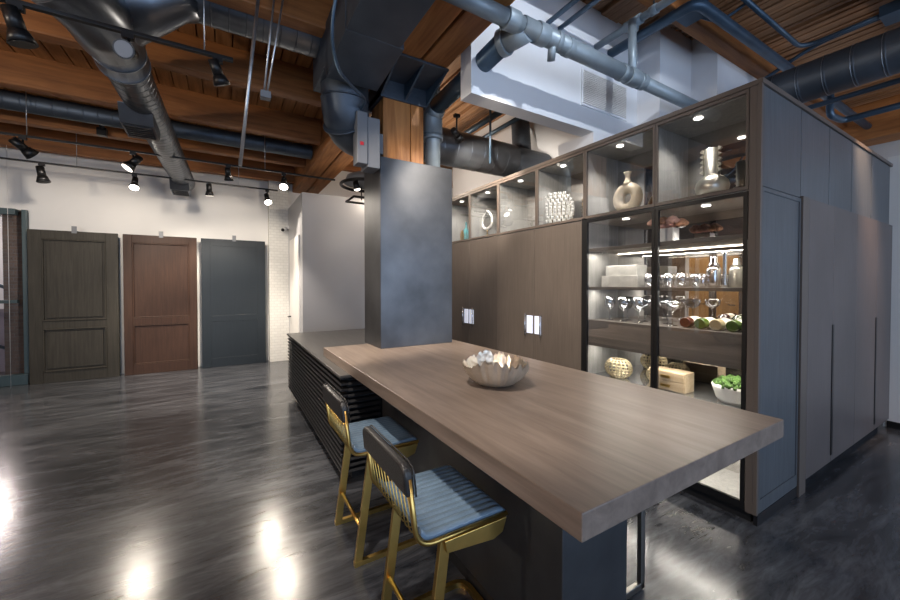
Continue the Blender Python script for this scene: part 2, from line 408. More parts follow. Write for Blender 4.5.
tag(MB().cyl((-2.72, 8.0, 0), (-2.72, 8.0, 3.55), .003, seg=6).build('hanging_cable', M['cable']), 'thin pale cable hanging to the floor in front of the storefront', 'cable')

# ------------------------------------------------------------------ sample doors leaning on the far wall
def sample_door(x0, x1, mat, label, style):
    y0, y1 = 8.10, 8.15; H = 2.36
    t = root('sample_door', ((x0+x1)/2, y1, 0), label, 'door')
    s = .145 if style == 0 else .115
    if style == 2: s = .14
    zr = [(.0, .17), (.84, .955), (H-.13, H)]
    m = MB(); m.box(x0, y0, 0, x0+s, y1, H); m.box(x1-s, y0, 0, x1, y1, H)
    m.build('stile', mat, t, bevel=.003)
    m = MB()
    for a, b in zr: m.box(x0+s, y0+.001, a, x1-s, y1, b)
    m.build('rail', mat, t, bevel=.003)
    for (a, b) in ((.17, .84), (.955, H-.13)):
        m = MB()
        if style == 0:
            m.box(x0+s, y0+.022, a, x1-s, y1, b)
            m.prism([(x0+s+.05, a+.05), (x1-s-.05, a+.05), (x1-s-.05, b-.05), (x0+s+.05, b-.05)], y0+.006, y0+.03, 'y')
        elif style == 1: m.box(x0+s, y0+.022, a, x1-s, y1, b)
        else: m.box(x0+s, y0+.004, a, x1-s, y1, b)
        m.build('panel', mat, t, bevel=.004 if style == 0 else 0)
        if style != 2:
            m = MB(); k = .022
            def fr(xa, xb, za, zb, ya, yb):
                m.box(xa, ya, za, xb, yb, za+k); m.box(xa, ya, zb-k, xb, yb, zb); m.box(xa, ya, za+k, xa+k, yb, zb-k); m.box(xb-k, ya, za+k, xb, yb, zb-k)
            fr(x0+s, x1-s, a, b, y0-(.010 if style == 0 else -.004), y0+.03)
            m.build('moulding', mat, t, bevel=.006)
    xm = (x0+x1)/2
    MB().box(xm-.03, y0-.004, H-.03, xm+.03, y0+.006, H+.08).box(xm-.03, y0, H, xm+.03, YF-.002, H+.012).build('wall_bracket', M['box'], t)
    m = MB(); m.box(x0+.02, y1, .02, x0+.05, YF-.002, H-.05); m.box(x1-.05, y1, .02, x1-.02, YF-.002, H-.05); m.build('backing_strip', M['doorg'] if style == 0 else M['white'], t)
    return t
sample_door(-2.56, -1.525, M['doorg'], 'greenish grey oak two-panel door with heavy mouldings, leftmost of three on the wall', 0)
sample_door(-1.46, -.445, M['doorb'], 'reddish brown wooden two-panel door, middle of three on the white wall', 1)
sample_door(-.38, .66, M['doors'], 'dark slate blue flat-panel door standing beside the white brick pillar', 2)
t = root('security_camera', (1.05, 8.0, 2.6), 'small white security camera on the grey wall edge above the white door', 'camera')
MB().box(1.03, 7.97, 2.62, 1.077, 8.03, 2.68).build('mount', M['white'], t)
MB().cyl((1.03, 8.0, 2.62), (.96, 7.9, 2.585), .035).build('camera_body', M['white'], t)
MB().cyl((.97, 7.915, 2.59), (.95, 7.886, 2.58), .03).build('lens', M['black'], t)

# ------------------------------------------------------------------ slatted console
t = root('slatted_console', (1.3, 4.1, 0), 'long black horizontally slatted console with dark top behind the table', 'console')
X0, X1, Y0, Y1, ZT = .72, 1.95, 2.76, 5.54, .85
MB().box(X0+.062, Y0+.05, .10, X1, Y1, ZT-.02).build('carcass', M['blackmatte'], t)
MB().box(X0+.12, Y0+.14, 0, X1-.05, Y1-.05, .10).build('plinth', M['blackmatte'], t)
MB().box(X0-.01, Y0-.01, ZT-.02, X1, Y1, ZT+.002).build('top', M['ctop'], t, bevel=.003)
n = 17
for k in range(n):
    z = .115+k*(.70/(n-1)); h = .018
    m = MB()
    m.prism([(X0, z), (X0+.055, z), (X0+.055, z+h), (X0, z+h)], Y0, Y1, 'y')
    m.prism([(Y0, z), (Y0+.042, z), (Y0+.042, z+h+.006), (Y0+.016, z+h)], X0+.02, 1.03, 'x')
    m.build('slat', M['slat'], t, bevel=.0035)
# ------------------------------------------------------------------ table
t = root('island_table', (1.43, 2.1, 0), 'large smoked oak island table with thick top running past the steel column', 'table')
m = MB(); m.box(.782, .642, .852, 2.09, 3.62, .93); m.build('tabletop', M['table'], t, bevel=.003)
m = MB(); m.box(1.03, .93, .09, 1.41, 2.74, .852); m.build('pedestal', M['steel'], t, bevel=.004)
MB().box(1.05, .96, 0, 1.39, 2.72, .09).build('plinth', M['blackmatte'], t)
m = MB()
for y in (1.09, 2.4):
    for (a, b) in (((1.41, .82), (1.77, .82)), ((1.77, .82), (1.77, .02)), ((1.77, .02), (1.41, .02))):
        m.box(min(a[0], b[0])-.02, y-.012, min(a[1], b[1])-.012, max(a[0], b[0])+.012, y+.012, max(a[1], b[1])+.02)
m.box(1.60, 1.09, .27, 1.63, 2.4, .30)
m.box(1.41, 1.08, .27, 1.63, 1.10, .30)
m.build('footrest_frame', M['pewter'], t, bevel=.003)
# ------------------------------------------------------------------ steel column cladding, post, cap
t = root('steel_column_casing', (1.6, 3.43, .93), 'blackened steel casing around the timber post, standing on the oak table', 'column')
m = MB(); m.box(1.215, 3.257, .9305, 1.978, 3.272, 2.69); m.build('front_panel', M['steel'], t, bevel=.002)
m = MB(); m.box(1.215, 3.273, .9305, 1.230, 3.72, 2.69); m.box(1.963, 3.273, .9305, 1.978, 3.72, 2.69); m.build('side_panel', M['steel'], t)
m = MB(); m.box(1.231, 3.705, .9305, 1.962, 3.72, 2.69); m.build('rear_panel', M['steel'], t)
t = root('timber_post', (1.45, 3.45, 0), 'reddish square timber post rising out of the steel casing to the girder', 'post')
m = MB(); m.box(1.25, 3.275, .94, 1.525, 3.60, 3.30); m.box(1.531, 3.275, .94, 1.665, 3.60, 3.30); m.build('post_timber', M['timberz'], t, bevel=.008)
t = root('post_cap', (1.45, 3.4, 3.28), 'dark blue steel bracket cap between timber post and ceiling girder', 'bracket')
MB().box(1.22, 3.255, 3.24, 1.69, 3.62, 3.30).build('base_plate', M['ductd'], t, bevel=.003)
MB().box(1.22, 2.85, 3.40, 1.70, 4.0, 3.419).build('top_plate', M['ductd'], t, bevel=.003)
for x in (1.22, 1.455, 1.68):
    m = MB(); m.prism([(3.26, 3.25), (2.86, 3.405), (4.0, 3.405), (3.61, 3.25)], x, x+.018, 'x'); m.build('gusset', M['pipe'], t)
MB().box(1.22, 3.26, 3.3, 1.70, 3.275, 3.4).build('web', M['ductd'], t)

# ------------------------------------------------------------------ stools
def make_stool():
    t = root('counter_stool', (0, 0, 0), '', None)
    g = M['gold']
    for s in (-1, 1):
        m = MB(); m.sweep([(-.165, s*.205, .012), (-.085, s*.205, .60)], 0, sq=(.022, .042), up=(1, 0, 0)); m.build('leg', g, t, bevel=.002)
    # floor runner, one piece bent round the front
    path = fillet([(-.185, .205, .013), (.26, .205, .013), (.26, -.205, .013), (-.185, -.205, .013)], .07, 8)
    m = MB(); m.sweep(path, 0, sq=(.024, .026), up=(0, 0, 1)); m.build('floor_runner', g, t)
    m = MB(); m.cyl((-.140, -.205, .19), (-.140, .205, .19), .011); m.build('footrest', g, t)
    # side rails running from back upright into seat edge
    for s in (-1, 1):
        path = fillet([(-.236, s*.222, .86), (-.205, s*.222, .607), (.19, s*.222, .607)], .07, 8)
        m = MB(); m.sweep(path, .0095, seg=12); m.build('frame_tube', g, t)
        m = MB(); m.prism([(-.10, .598), (.185, .598), (.165, .545), (.12, .530), (-.09, .552)], s*.222-.009, s*.222+.009, 'y'); m.build('side_plate', g, t, bevel=.002)
    m = MB(); m.cyl((-.09, -.21, .575), (-.09, .21, .575), .012); m.build('cross_bar', g, t)
    # spindles
    for k in range(11):
        y = -.19+k*.038
        path = fillet([(-.232, y, .81), (-.200, y, .615), (-.13, y, .605)], .03, 4)
        m = MB(); m.sweep(path, .0029, seg=8); m.build('spindle', g, t)
    # fluted seat
    bm = MB(); nx, ny = 18, 110; W = .212
    def prof(u):  # u 0..1 back to front
        x = -.185+u*.385; z = .622
        if u < .10: z += .030*(1-u/.10)**2
        if u > .90: z -= .022*((u-.90)/.10)**2
        return x, z
    top = []; bot = []
    for i in range(nx+1):
        x, z = prof(i/nx); r1 = []; r2 = []
        for j in range(ny+1):
            v = j/ny; y = -W+2*W*v
            r1.append(bm.bm.verts.new((x, y, z+.009*abs(math.sin(math.pi*v*13))**.6))); r2.append(bm.bm.verts.new((x, y, z-.016)))
        top.append(r1); bot.append(r2)
    for i in range(nx):
        for j in range(ny):
            f = bm.bm.faces.new([top[i][j], top[i+1][j], top[i+1][j+1], top[i][j+1]]); f.smooth = True
            bm.bm.faces.new([bot[i][j], bot[i][j+1], bot[i+1][j+1], bot[i+1][j]])
    for i in range(nx):
        bm.bm.faces.new([top[i][0], bot[i][0], bot[i+1][0], top[i+1][0]]); bm.bm.faces.new([top[i][ny], top[i+1][ny], bot[i+1][ny], bot[i][ny]])
    for j in range(ny):
        bm.bm.faces.new([top[0][j], top[0][j+1], bot[0][j+1], bot[0][j]]); bm.bm.faces.new([top[nx][j], bot[nx][j], bot[nx][j+1], top[nx][j+1]])
    bm.build('seat', M['leather'], t)
    # back pad
    pts = []
    Wd, z0, z1, rr = .230, .795, .905, .045
    for a in range(0, 91, 15): pts.append((Wd-rr+rr*math.cos(R(a)), z1-rr+rr*math.sin(R(a))))
    for a in range(90, 181, 15): pts.append((-Wd+rr+rr*math.cos(R(a)), z1-rr+rr*math.sin(R(a))))
    pts += [(-Wd, z0), (Wd, z0)]
    m = MB(); m.prism(pts, -.018, .018, 'x')
    for v in m.bm.verts: v.co.x += -.232-(v.co.z-.80)*.10
    m.build('backrest', M['leatherb'], t, bevel=.012, bseg=3)
    m = MB()
    edge = [(-.232-(p[1]-.80)*.10+.019, p[0], p[1]) for p in pts]
    m.sweep(edge[:-1], .0035, seg=6); m.build('piping', M['leatherb'], t)
    return t
s1 = make_stool(); s2 = copy_tree(s1)
s1.location = (.765, 1.375, 0); tag(s1, 'gold framed counter stool with slate blue fluted seat, nearest to the camera', 'stool', 'gold counter stools at the table')
s2.location = (.765, 2.175, 0); tag(s2, 'gold framed counter stool beside the slatted console, farther of the two', 'stool', 'gold counter stools at the table')

# ------------------------------------------------------------------ bowl
def bowl():
    c = Vector((1.36, 1.745, .931)); t = root('ragged_bowl', c, 'champagne silver bowl with a ragged torn rim on the oak table', 'bowl')
    def shell(r0, name, mat, thick):
        m = MB(); seg = 96; rings = 14; rr = []
        tops = []
        q = random.Random(3)
        for j in range(seg):
            a = 2*math.pi*j/seg
            tops.append(.126+.020*math.sin(2*a-.6)+.010*math.sin(5*a+1)+.005*math.sin(11*a)+q.uniform(-.012, .020)*(1 if j % 3 else 1.4))
        for i in range(rings+1):
            u = i/rings; row = []
            for j in range(seg):
                a = 2*math.pi*j/seg; h = tops[j]*u**1.55 if i else 0
                rad = (.052+(r0-.052)*u**.62*(1+.018*math.sin(3*a+1)))
                row.append(m.bm.verts.new(c+Vector((rad*math.cos(a), rad*math.sin(a), .002+h+thick))))
            rr.append(row)
        for i in range(rings):
            for j in range(seg):
                f = m.bm.faces.new([rr[i][j], rr[i][(j+1) % seg], rr[i+1][(j+1) % seg], rr[i+1][j]]); f.smooth = True
        m.bm.faces.new(list(reversed(rr[0])))
        return m.build(name, mat, t)
    shell(.195, 'outer_shell', M['silverout'], 0); shell(.188, 'silver_lining', M['silver'], .004)
bowl()

# ------------------------------------------------------------------ cabinets
CX, CB = 2.84, 3.30    # front plane, back
TOP, SEAM = 2.79, 2.135
def puck(parent, x, y, z):
    MB().cyl((x, y, z), (x, y, z-.006), .028, seg=20).build('downlight', M['puck'], parent)
    l = bpy.data.lights.new('downlight', 'SPOT'); l.energy = 15; l.spot_size = R(130); l.spot_blend = .6; l.shadow_soft_size = .03; l.color = (1, .93, .84)
    o = bpy.data.objects.new('downlight_beam', l); COL.objects.link(o); o.parent = parent; o.location = Vector((x, y, z-.012))-wl(parent)
def case(parent, y0, y1, z0, z1, open_front=True, name='carcass'):
    m = MB(); k = .022
    m.box(CX+.02, y0, z0, CB, y0+k, z1); m.box(CX+.02, y1-k, z0, CB, y1, z1)
    m.box(CX+.02, y0+k, z1-k, CB, y1-k, z1); m.box(CX+.02, y0+k, z0, CB, y1-k, z0+k)
    m.box(CB, y0, z0, CB+.018, y1, z1)
    return m.build(name, M['inner'], parent)
# tall door cabinets
units = [(2.35, 3.60, 'nearest the glass display cabinet'), (3.60, 4.85, 'half hidden by the steel column'), (4.85, 6.10, 'hidden behind the steel column')]
for (a, b, where) in units[:2]:
    t = root('tall_cabinet', (CX, (a+b)/2, 0), 'tall taupe two-door cabinet ' + where, 'cabinet', 'taupe tall cabinets')
    MB().box(CX+.02, a, .09, CB, b, SEAM-.02).build('carcass', M['cab'], t)
    MB().box(CX+.07, a, 0, CB, b, .09).build('plinth', M['blackmatte'], t)
    mid = (a+b)/2+.0
    for (p, q, sd) in ((a, mid, 1), (mid, b, -1)):
        dd = MB().box(CX-.002, p+.0025, .095, CX+.018, q-.0025, SEAM-.022).build('door', M['cab'], t, bevel=.0015)
        yy = mid-.035*sd if sd > 0 else mid+.035
        y1_, y2_ = (mid-.115, mid-.006) if sd > 0 else (mid+.006, mid+.115)
        m = MB(); m.box(CX-.012, y1_+.012, .995, CX-.002, y2_-.012, 1.185); m.build('pull_plate', M['handleled'], dd)
        yb_ = y1_ if sd > 0 else y2_
        m = MB(); m.cyl((CX-.030, yb_, .965), (CX-.030, yb_, 1.215), .007, seg=10); m.cyl((CX-.030, yb_, .99), (CX, yb_, .99), .005, seg=8); m.cyl((CX-.030, yb_, 1.19), (CX, yb_, 1.19), .005, seg=8)
        m.build('pull_bar', M['chrome'], dd)
tt = tag(MB().box(CX-.004, 2.315, 0, CX+.02, 2.35, SEAM-.004).build('filler_strip', M['black']), 'narrow black upright strip between taupe doors and glass cabinet', 'trim')
# upper glazed units
def upper(a, b, bays, label, mirror=True):
    t = root('display_cabinet', (CX, (a+b)/2, SEAM), label, 'cabinet', 'glazed upper display cabinets')
    m = MB(); k = .022
    m.box(CX+.02, a, SEAM, CB, a+.02, TOP-.03); m.box(CX+.02, b-.02, SEAM, CB, b, TOP-.03)
    m.box(CX+.02, a, SEAM-.018, CB, b, SEAM+.012); m.box(CX+.02, a, TOP-.06, CB, b, TOP-.03); m.box(CB, a, SEAM, CB+.018, b, TOP)
    for y in bays[1:-1]: m.box(CX+.02, y-.012, SEAM, CB-.002, y+.012, TOP-.03)
    m.build('carcass', M['inner'], t)
    MB().box(CX-.01, a, TOP-.03, CB, b, TOP).build('cornice', M['cabtrim'], t)
    MB().box(CB-.006, a+.02, SEAM+.012, CB-.001, b-.02, TOP-.06).build('mirror_back', M['mirror'], t)
    for i in range(len(bays)-1):
        p, q = bays[i], bays[i+1]; w = .018
        m = MB(); m.box(CX-.004, p+.002, SEAM-.012, CX+.018, p+w, TOP-.032); m.box(CX-.004, q-w, SEAM-.012, CX+.018, q-.002, TOP-.032)
        m.box(CX-.004, p+w, SEAM-.012, CX+.018, q-w, SEAM+.012); m.box(CX-.004, p+w, TOP-.055, CX+.018, q-w, TOP-.032)
        d = m.build('glass_door_frame', M['cabtrim'], t)
        MB().box(CX+.004, p+w, SEAM+.012, CX+.009, q-w, TOP-.055).build('glass_pane', M['glass'], d)
        puck(t, CX+.11, (p+q)/2+.05, TOP-.0605)
    return t
upper(2.32, 3.60, [2.32, 2.945, 3.60], 'glazed upper cabinet with mirror back holding the crystal vase')
upper(3.60, 4.85, [3.60, 4.22, 4.85], 'glazed upper cabinet beside the steel column with teal bottle and ring sculpture')
upper(1.02, 2.32, [1.062, 1.665, 2.32], 'glazed upper cabinet at the outer corner holding the silver and cream vases')
# main glass display
t = root('glass_display_cabinet', (CX, 1.66, 0), 'tall glass-fronted mirror-backed display cabinet with lit shelves', 'cabinet')
m = MB(); a, b = 1.02, 2.315
m.box(CX+.02, a, .07, CB, a+.022, SEAM-.02); m.box(CX+.02, b-.022, .07, CB, b, SEAM-.02); m.box(CX+.02, a, .07, CB, b, .10)
m.box(CX+.02, a+.022, SEAM-.045, CB, b-.022, SEAM-.019); m.box(CB, a, .07, CB+.018, b, SEAM-.019)
m.build('carcass', M['inner'], t)
MB().box(CX+.03, a+.02, 0, CB, b, .07).build('plinth', M['blackmatte'], t)
MB().box(CB-.006, a+.022, .10, CB-.001, b-.022, SEAM-.045).build('mirror_back', M['mirror'], t)
def shelf(z0, z1, name='shelf', xf=CX+.025): return MB().box(xf, a+.022, z0, CB-.006, b-.022, z1).build(name, M['shelf'], t, bevel=.002)
sh = shelf(1.82, 1.85); MB().box(CB-.020, a+.03, 1.812, CB-.0065, b-.03, 1.8195).build('light_strip', M['led'], sh)
shelf(1.475, 1.50); shelf(.965, 1.20, 'drawer_box'); shelf(.665, .69).data.materials[0] = plain('dark_gloss_shelf', (.16, .165, .17), .06, 0, coat=1, spec=1)
for (p, q) in ((1.062, 1.66), (1.66, 2.315)):
    w = .026; m = MB()
    m.box(CX-.006, p+.002, .075, CX+.018, p+w, SEAM-.022); m.box(CX-.006, q-w, .075, CX+.018, q-.002, SEAM-.022)
    m.box(CX-.006, p+w, .075, CX+.018, q-w, .125); m.box(CX-.006, p+w, SEAM-.048, CX+.018, q-w, SEAM-.022)
    d = m.build('glass_door_frame', M['black'], t); MB().box(CX+.004, p+w, .125, CX+.009, q-w, SEAM-.048).build('glass_pane', M['glass'], d)
    puck(t, CX+.12, (p+q)/2, SEAM-.0455)
def area(name, loc, sx, sy, e, col, rot=(0, 0, 0), parent=None):
    l = bpy.data.lights.new(name, 'AREA'); l.shape = 'RECTANGLE'; l.size = sx; l.size_y = sy; l.energy = e; l.color = col
    o = bpy.data.objects.new(name, l); COL.objects.link(o); o.location = loc; o.rotation_euler = rot
    if parent: o.parent = parent; o.location = Vector(loc)-wl(parent)
    return o
for z, e in ((1.808, 8), (1.473, 7), (.962, 5), (.662, 11)): area('shelf_light', (CX+.10, 1.66, z), .03, 1.2, e, (1, .92, .80), (0, 0, 0), t)  # unseen area lights added to brighten the shelf bays
# corner post and end panels
t = root('end_panel', (3.2, 1.0, 0), 'slate veneer end panel with brown corner stile beside the glass cabinet', 'panel')
MB().box(CX-.008, .997, .07, CX+.02, 1.019, TOP).box(CX-.008, 1.019, .07, CX+.0185, 1.060, TOP-.031).build('corner_stile', M['cabtrim'], t, bevel=.002)
m = MB(); m.box(CX+.022, 1.004, .075, 3.50, 1.0195, SEAM-.004); m.box(CX+.022, 1.004, SEAM+.004, 3.50, 1.0195, TOP-.03); m.build('side_panel', M['cabside'], t)
m = MB()
m.box(CX+.022, .998, .075, 3.50, 1.004, .16); m.box(CX+.022, .998, .16, CX+.045, 1.004, SEAM-.03); m.box(3.478, .998, .16, 3.50, 1.004, SEAM-.03); m.box(CX+.022, .998, SEAM-.03, 3.50, 1.004, SEAM-.004)
m.build('panel_border', M['cabside'], t)
MB().box(CX+.01, .998, 0, 3.50, 1.0195, .07).build('plinth', M['slat'], t)
MB().box(CX-.01, .992, TOP-.028, 3.50, 1.0195, TOP+.002).build('top_edge', M['cabtrim'], t)
t = root('wardrobe', (4.77, 1.3, 0), 'tall plum grey wardrobe wall with flush doors facing the camera side', 'wardrobe')
MB().box(3.503, 1.02, .09, 6.04, 2.2, TOP-.005).build('carcass', M['cab'], t)
MB().box(3.62, 1.06, 0, 6.0, 1.2, .09).build('plinth', M['blackmatte'], t)
MB().box(3.50, .985, 0, 3.62, 1.0195, SEAM+.012).build('edge_stile', M['cabtrim'], t, bevel=.002)
MB().box(3.50, .992, TOP-.028, 6.04, 1.0195, TOP+.002).build('top_edge', M['cabtrim'], t)
xs = [3.622, 4.17, 4.79, 5.45, 6.03]
for i in range(4):
    d = MB().box(xs[i]+.002, .985, .095, xs[i+1]-.002, 1.0195, SEAM+.008).build('door', M['tallend'], t, bevel=.0015)
for x in (4.17, 5.45):
    MB().box(x-.020, .980, .15, x+.020, .9845, 1.20).build('pull_handle', M['black'], t, bevel=.001)
xs = [3.502, 4.10, 4.68, 5.30, 5.99]
for i in range(4):
    MB().box(xs[i]+.006, 1.003, SEAM+.018, xs[i+1]-.006, 1.0195, TOP-.032).build('upper_door', M['cabside'], t, bevel=.002)

# ------------------------------------------------------------------ things in the cabinet
def glassware(name, loc, kind, label, cat, group):
    x, y, z = loc; m = MB()
    if kind == 'wine':
        m.lathe(loc, [(.034, .001), (.033, .003), (.006, .006), (.004, .012), (.004, .085), (.012, .094), (.034, .115), (.042, .145), (.040, .175), (.036, .200), (.035, .200), (.039, .175), (.041, .145), (.033, .117), (.001, .098)], 20)
    elif kind == 'coupe':
        m.lathe(loc, [(.034, .001), (.033, .003), (.006, .006), (.004, .012), (.004, .10), (.014, .112), (.045, .135), (.052, .165), (.050, .185), (.049, .185), (.051, .165), (.044, .137), (.001, .115)], 20)
    else:
        m.lathe(loc, [(.028, .001), (.036, .02), (.040, .06), (.037, .105), (.036, .105), (.039, .06), (.034, .022), (.001, .008)], 20)
    if kind != 'tumbler':
        for v in m.bm.verts:
            v.co.x = x+(v.co.x-x)*1.12; v.co.y = y+(v.co.y-y)*1.12; v.co.z = z+(v.co.z-z)*1.05
    return tag(m.build(name, M['tumbler']), label, cat, group)
order = ['first', 'second', 'third', 'fourth', 'fifth', 'sixth', 'seventh', 'eighth', 'ninth', 'tenth']
for i, (y, x) in enumerate(((2.17, 3.0), (2.06, 3.1), (2.02, 2.98), (1.91, 3.12), (1.87, 2.97))):
    glassware('wine_glass', (x, y, 1.2005), 'wine', 'clear stemmed wine glass, %s from the left on the middle shelf' % order[i], 'wine glass', 'stemmed glasses on the middle shelf')
for i, (y, x) in enumerate(((1.775, 3.04), (1.70, 3.1), (1.60, 2.98))):
    glassware('coupe_glass', (x, y, 1.2005), 'coupe', 'wide-bowled clear coupe glass, %s from the left on the middle shelf' % order[i], 'glass', 'coupe glasses on the middle shelf')
for i, (y, x) in enumerate(((1.80, 3.0), (1.71, 3.07), (1.63, 2.98), (1.58, 3.10), (1.53, 2.97), (1.47, 3.05), (1.42, 3.13))):
    glassware('tumbler', (x, y, 1.5005), 'tumbler', 'clear stemless tumbler, %s from the left on the upper glass shelf' % order[i], 'glass', 'tumblers on the upper shelf')
def bar(name, prof, loc, mat, label, cat, lid=None):
    t = root(name, loc, label, cat); MB().lathe(loc, prof, 24).build('body', mat, t)
    if lid: MB().lathe(loc, lid, 24).build('lid', mat, t)
bar('cocktail_shaker', [(.036, 0), (.042, .02), (.046, .12), (.040, .145)], (3.0, 1.325, 1.5005), M['chrome'], 'tall chrome cocktail shaker on the shelf beside the tumblers', 'shaker', [(.040, .1455), (.030, .17), (.022, .18), (.022, .215), (.018, .22)])
bar('metal_flask', [(.036, 0), (.040, .02), (.042, .12), (.034, .145)], (3.03, 1.20, 1.5005), M['nickel'], 'dull nickel shaker nearest the right edge of the shelf', 'shaker', [(.034, .1455), (.022, .16), (.018, .19), (.016, .2)])
bar('jigger', [(.022, 0), (.026, .002), (.012, .045), (.026, .09), (.025, .09), (.01, .046)], (2.95, 1.375, 1.5005), M['chrome'], 'small chrome hourglass jigger between tumblers and shaker', 'jigger')
bar('muddler', [(.014, 0), (.016, .02), (.012, .05), (.012, .23), (.015, .245)], (2.95, 1.235, 1.5005), M['chrome'], 'slim upright steel bar tool between the two shakers', 'bar tool')
# boxes stack
tag(MB().box(2.97, 1.885, 1.5005, 3.15, 2.235, 1.60).build('silver_box', M['stone'], bevel=.003), 'large silvery box, lower of the two stacked on the left shelf', 'box')
tag(MB().box(2.98, 1.90, 1.6005, 3.13, 2.20, 1.69).build('silver_box', M['stone'], bevel=.003), 'smaller silvery box stacked on top of the larger one', 'box')
# flower vases
def flowers(y, x, r, label, mat, box):
    t = root('flower_arrangement', (x, y, 1.8505), label, 'flowers')
    MB().box(x-.035, y-r, 1.8505, x+.055, y+r, 1.8505+box).build('vase', M['whitec'], t, bevel=.004)
    q = random.Random(5)
    for k in range(6):
        cx, cy, cz = x+(-.03 if k % 2 else .025), y-r*1.45+2.9*r*k/5, 1.8505+box+.028+(.018 if k % 2 else 0)+q.uniform(0, .012)
        m = MB()
        for ring, (nn, rr, dz, pr) in enumerate(((7, .030, -.006, .024), (5, .016, .012, .020))):
            for j in range(nn):
                a = 2*math.pi*j/nn+ring*.5
                m.blob((cx+rr*math.cos(a), cy+rr*math.sin(a), cz+dz), pr, pr, pr*.85, 9, 6, .05)
        m.blob((cx, cy, cz+.022), .013, .013, .014, 8, 5)
        m.build('bloom', mat if k % 3 else M['peach'], t)
flowers(1.655, 3.00, .062, 'pink roses in a square white vase on the top shelf', M['pink'], .115)
# ring vases in the upper row
def ringvase(c, label, mat, s=1.0, name='ring_vase'):
    t = root(name, c, label, 'vase'); m = MB(); c = Vector(c)
    n, k = 40, 18; rings = []
    for i in range(n):
        a = 2*math.pi*i/n; row = []
        for j in range(k):
            b = 2*math.pi*j/k; rr = .078+.042*math.cos(b)
            row.append(m.bm.verts.new(c+Vector((.042*math.sin(b)*s, rr*math.sin(a)*1.0*s, (.118+rr*math.cos(a)*1.0)*s))))
        rings.append(row)
    for i in range(n):
        for j in range(k):
            f = m.bm.faces.new([rings[i][j], rings[(i+1) % n][j], rings[(i+1) % n][(j+1) % k], rings[i][(j+1) % k]]); f.smooth = True
    m.build('ring_body', mat, t)
    MB().lathe(c, [(.045*s, .218*s), (.026*s, .245*s), (.017*s, .275*s), (.020*s, .30*s), (.030*s, .318*s), (.024*s, .318*s), (.012*s, .29*s)], 20).build('neck', mat, t)
ringvase((3.03, 2.02, SEAM+.0125), 'cream ceramic ring vase with flared neck in the upper cabinet', M['beige'], 1.12)
t = root('silver_vase', (3.04, 1.36, SEAM+.0125), 'round satin nickel vase with a tall finned neck in the corner upper cabinet', 'vase')
MB().lathe((3.04, 1.36, SEAM+.0125), [(.035, 0), (.072, .014), (.098, .045), (.107, .083), (.098, .12), (.074, .148), (.050, .160)], 32).build('body', M['nickel'], t)
MB().lathe((3.04, 1.36, SEAM+.0125), [(.055, .152), (.050, .16), (.052, .355), (.046, .355), (.044, .17)], 28).build('neck', M['nickel'], t)
m = MB()
for z in range(5):
    for s in (-1, 1):
        zz = SEAM+.19+z*.038; m.prism([(1.36+s*.05, zz), (1.36+s*.05, zz+.034), (1.36+s*.072, zz+.017)], 3.01, 3.03, 'x')
m.build('fins', M['nickel'], t)
# crystal vase
def crystal():
    c = Vector((3.06, 2.86, SEAM+.0125)); t = root('crystal_vase', c, 'large oval vase of cut crystal facets in the upper cabinet', 'vase')
    for half, mat, nm in ((-1, M['crystal'], 'crystal_front'), (1, M['crystalg'], 'gilded_back')):
        m = MB()
        for i in range(10):
            z = .018+i*.036; w = math.sqrt(max(0, 1-((z-.18)/.184)**2))*.160; nn = max(1, int(w/.02))
            for j in range(nn+1):
                y = -w+2*w*j/nn; d = .05*math.sqrt(max(.05, 1-(y/.19)**2))
                p = c+Vector((half*d*.6, y, z)); e = .019
                v = [m.bm.verts.new(p+Vector(q)) for q in ((0, -e, -e), (0, e, -e), (0, e, e), (0, -e, e))]
                apex = m.bm.verts.new(p+Vector((half*.026, 0, .0))); bk = m.bm.verts.new(p-Vector((half*.012, 0, 0)))
                for a_ in range(4):
                    m.bm.faces.new([v[a_], v[(a_+1) % 4], apex]); m.bm.faces.new([v[(a_+1) % 4], v[a_], bk])
        m.build(nm, mat, t)
    t.rotation_euler.z = R(38)
crystal()
# teal bottle and ring sculpture
t = root('teal_bottle', (3.05, 4.62, SEAM+.0125), 'teal and gold glass bottle with a ring body beside the steel column', 'bottle')
m = MB(); m.lathe((3.05, 4.62, SEAM+.0125), [(.05, 0), (.065, .03), (.068, .10), (.055, .16), (.02, .2), (.014, .22), (.016, .28), (.022, .29)], 24); m.build('bottle_body', M['tealglass'], t)
MB().blob((2.985, 4.63, SEAM+.10), .012, .05, .085, 16, 10).build('gold_face', M['gold'], t)
t = root('ring_sculpture', (3.05, 4.10, SEAM+.0125), 'clear ring sculpture on a thin gold stem in the upper cabinet', 'sculpture')
MB().box(3.02, 4.06, SEAM+.0125, 3.08, 4.14, SEAM+.03).cyl((3.05, 4.10, SEAM+.03), (3.05, 4.10, SEAM+.15), .006).build('stand', M['gold'], t)
m = MB(); pth = [(3.05, 4.10+.105*math.sin(a)*(1-.25*math.cos(a)), SEAM+.26+.115*math.cos(a)) for a in [2*math.pi*i/36 for i in range(37)]]
m.sweep(pth, .019, seg=10, cap=False); m.build('ring', M['crystal'], t)
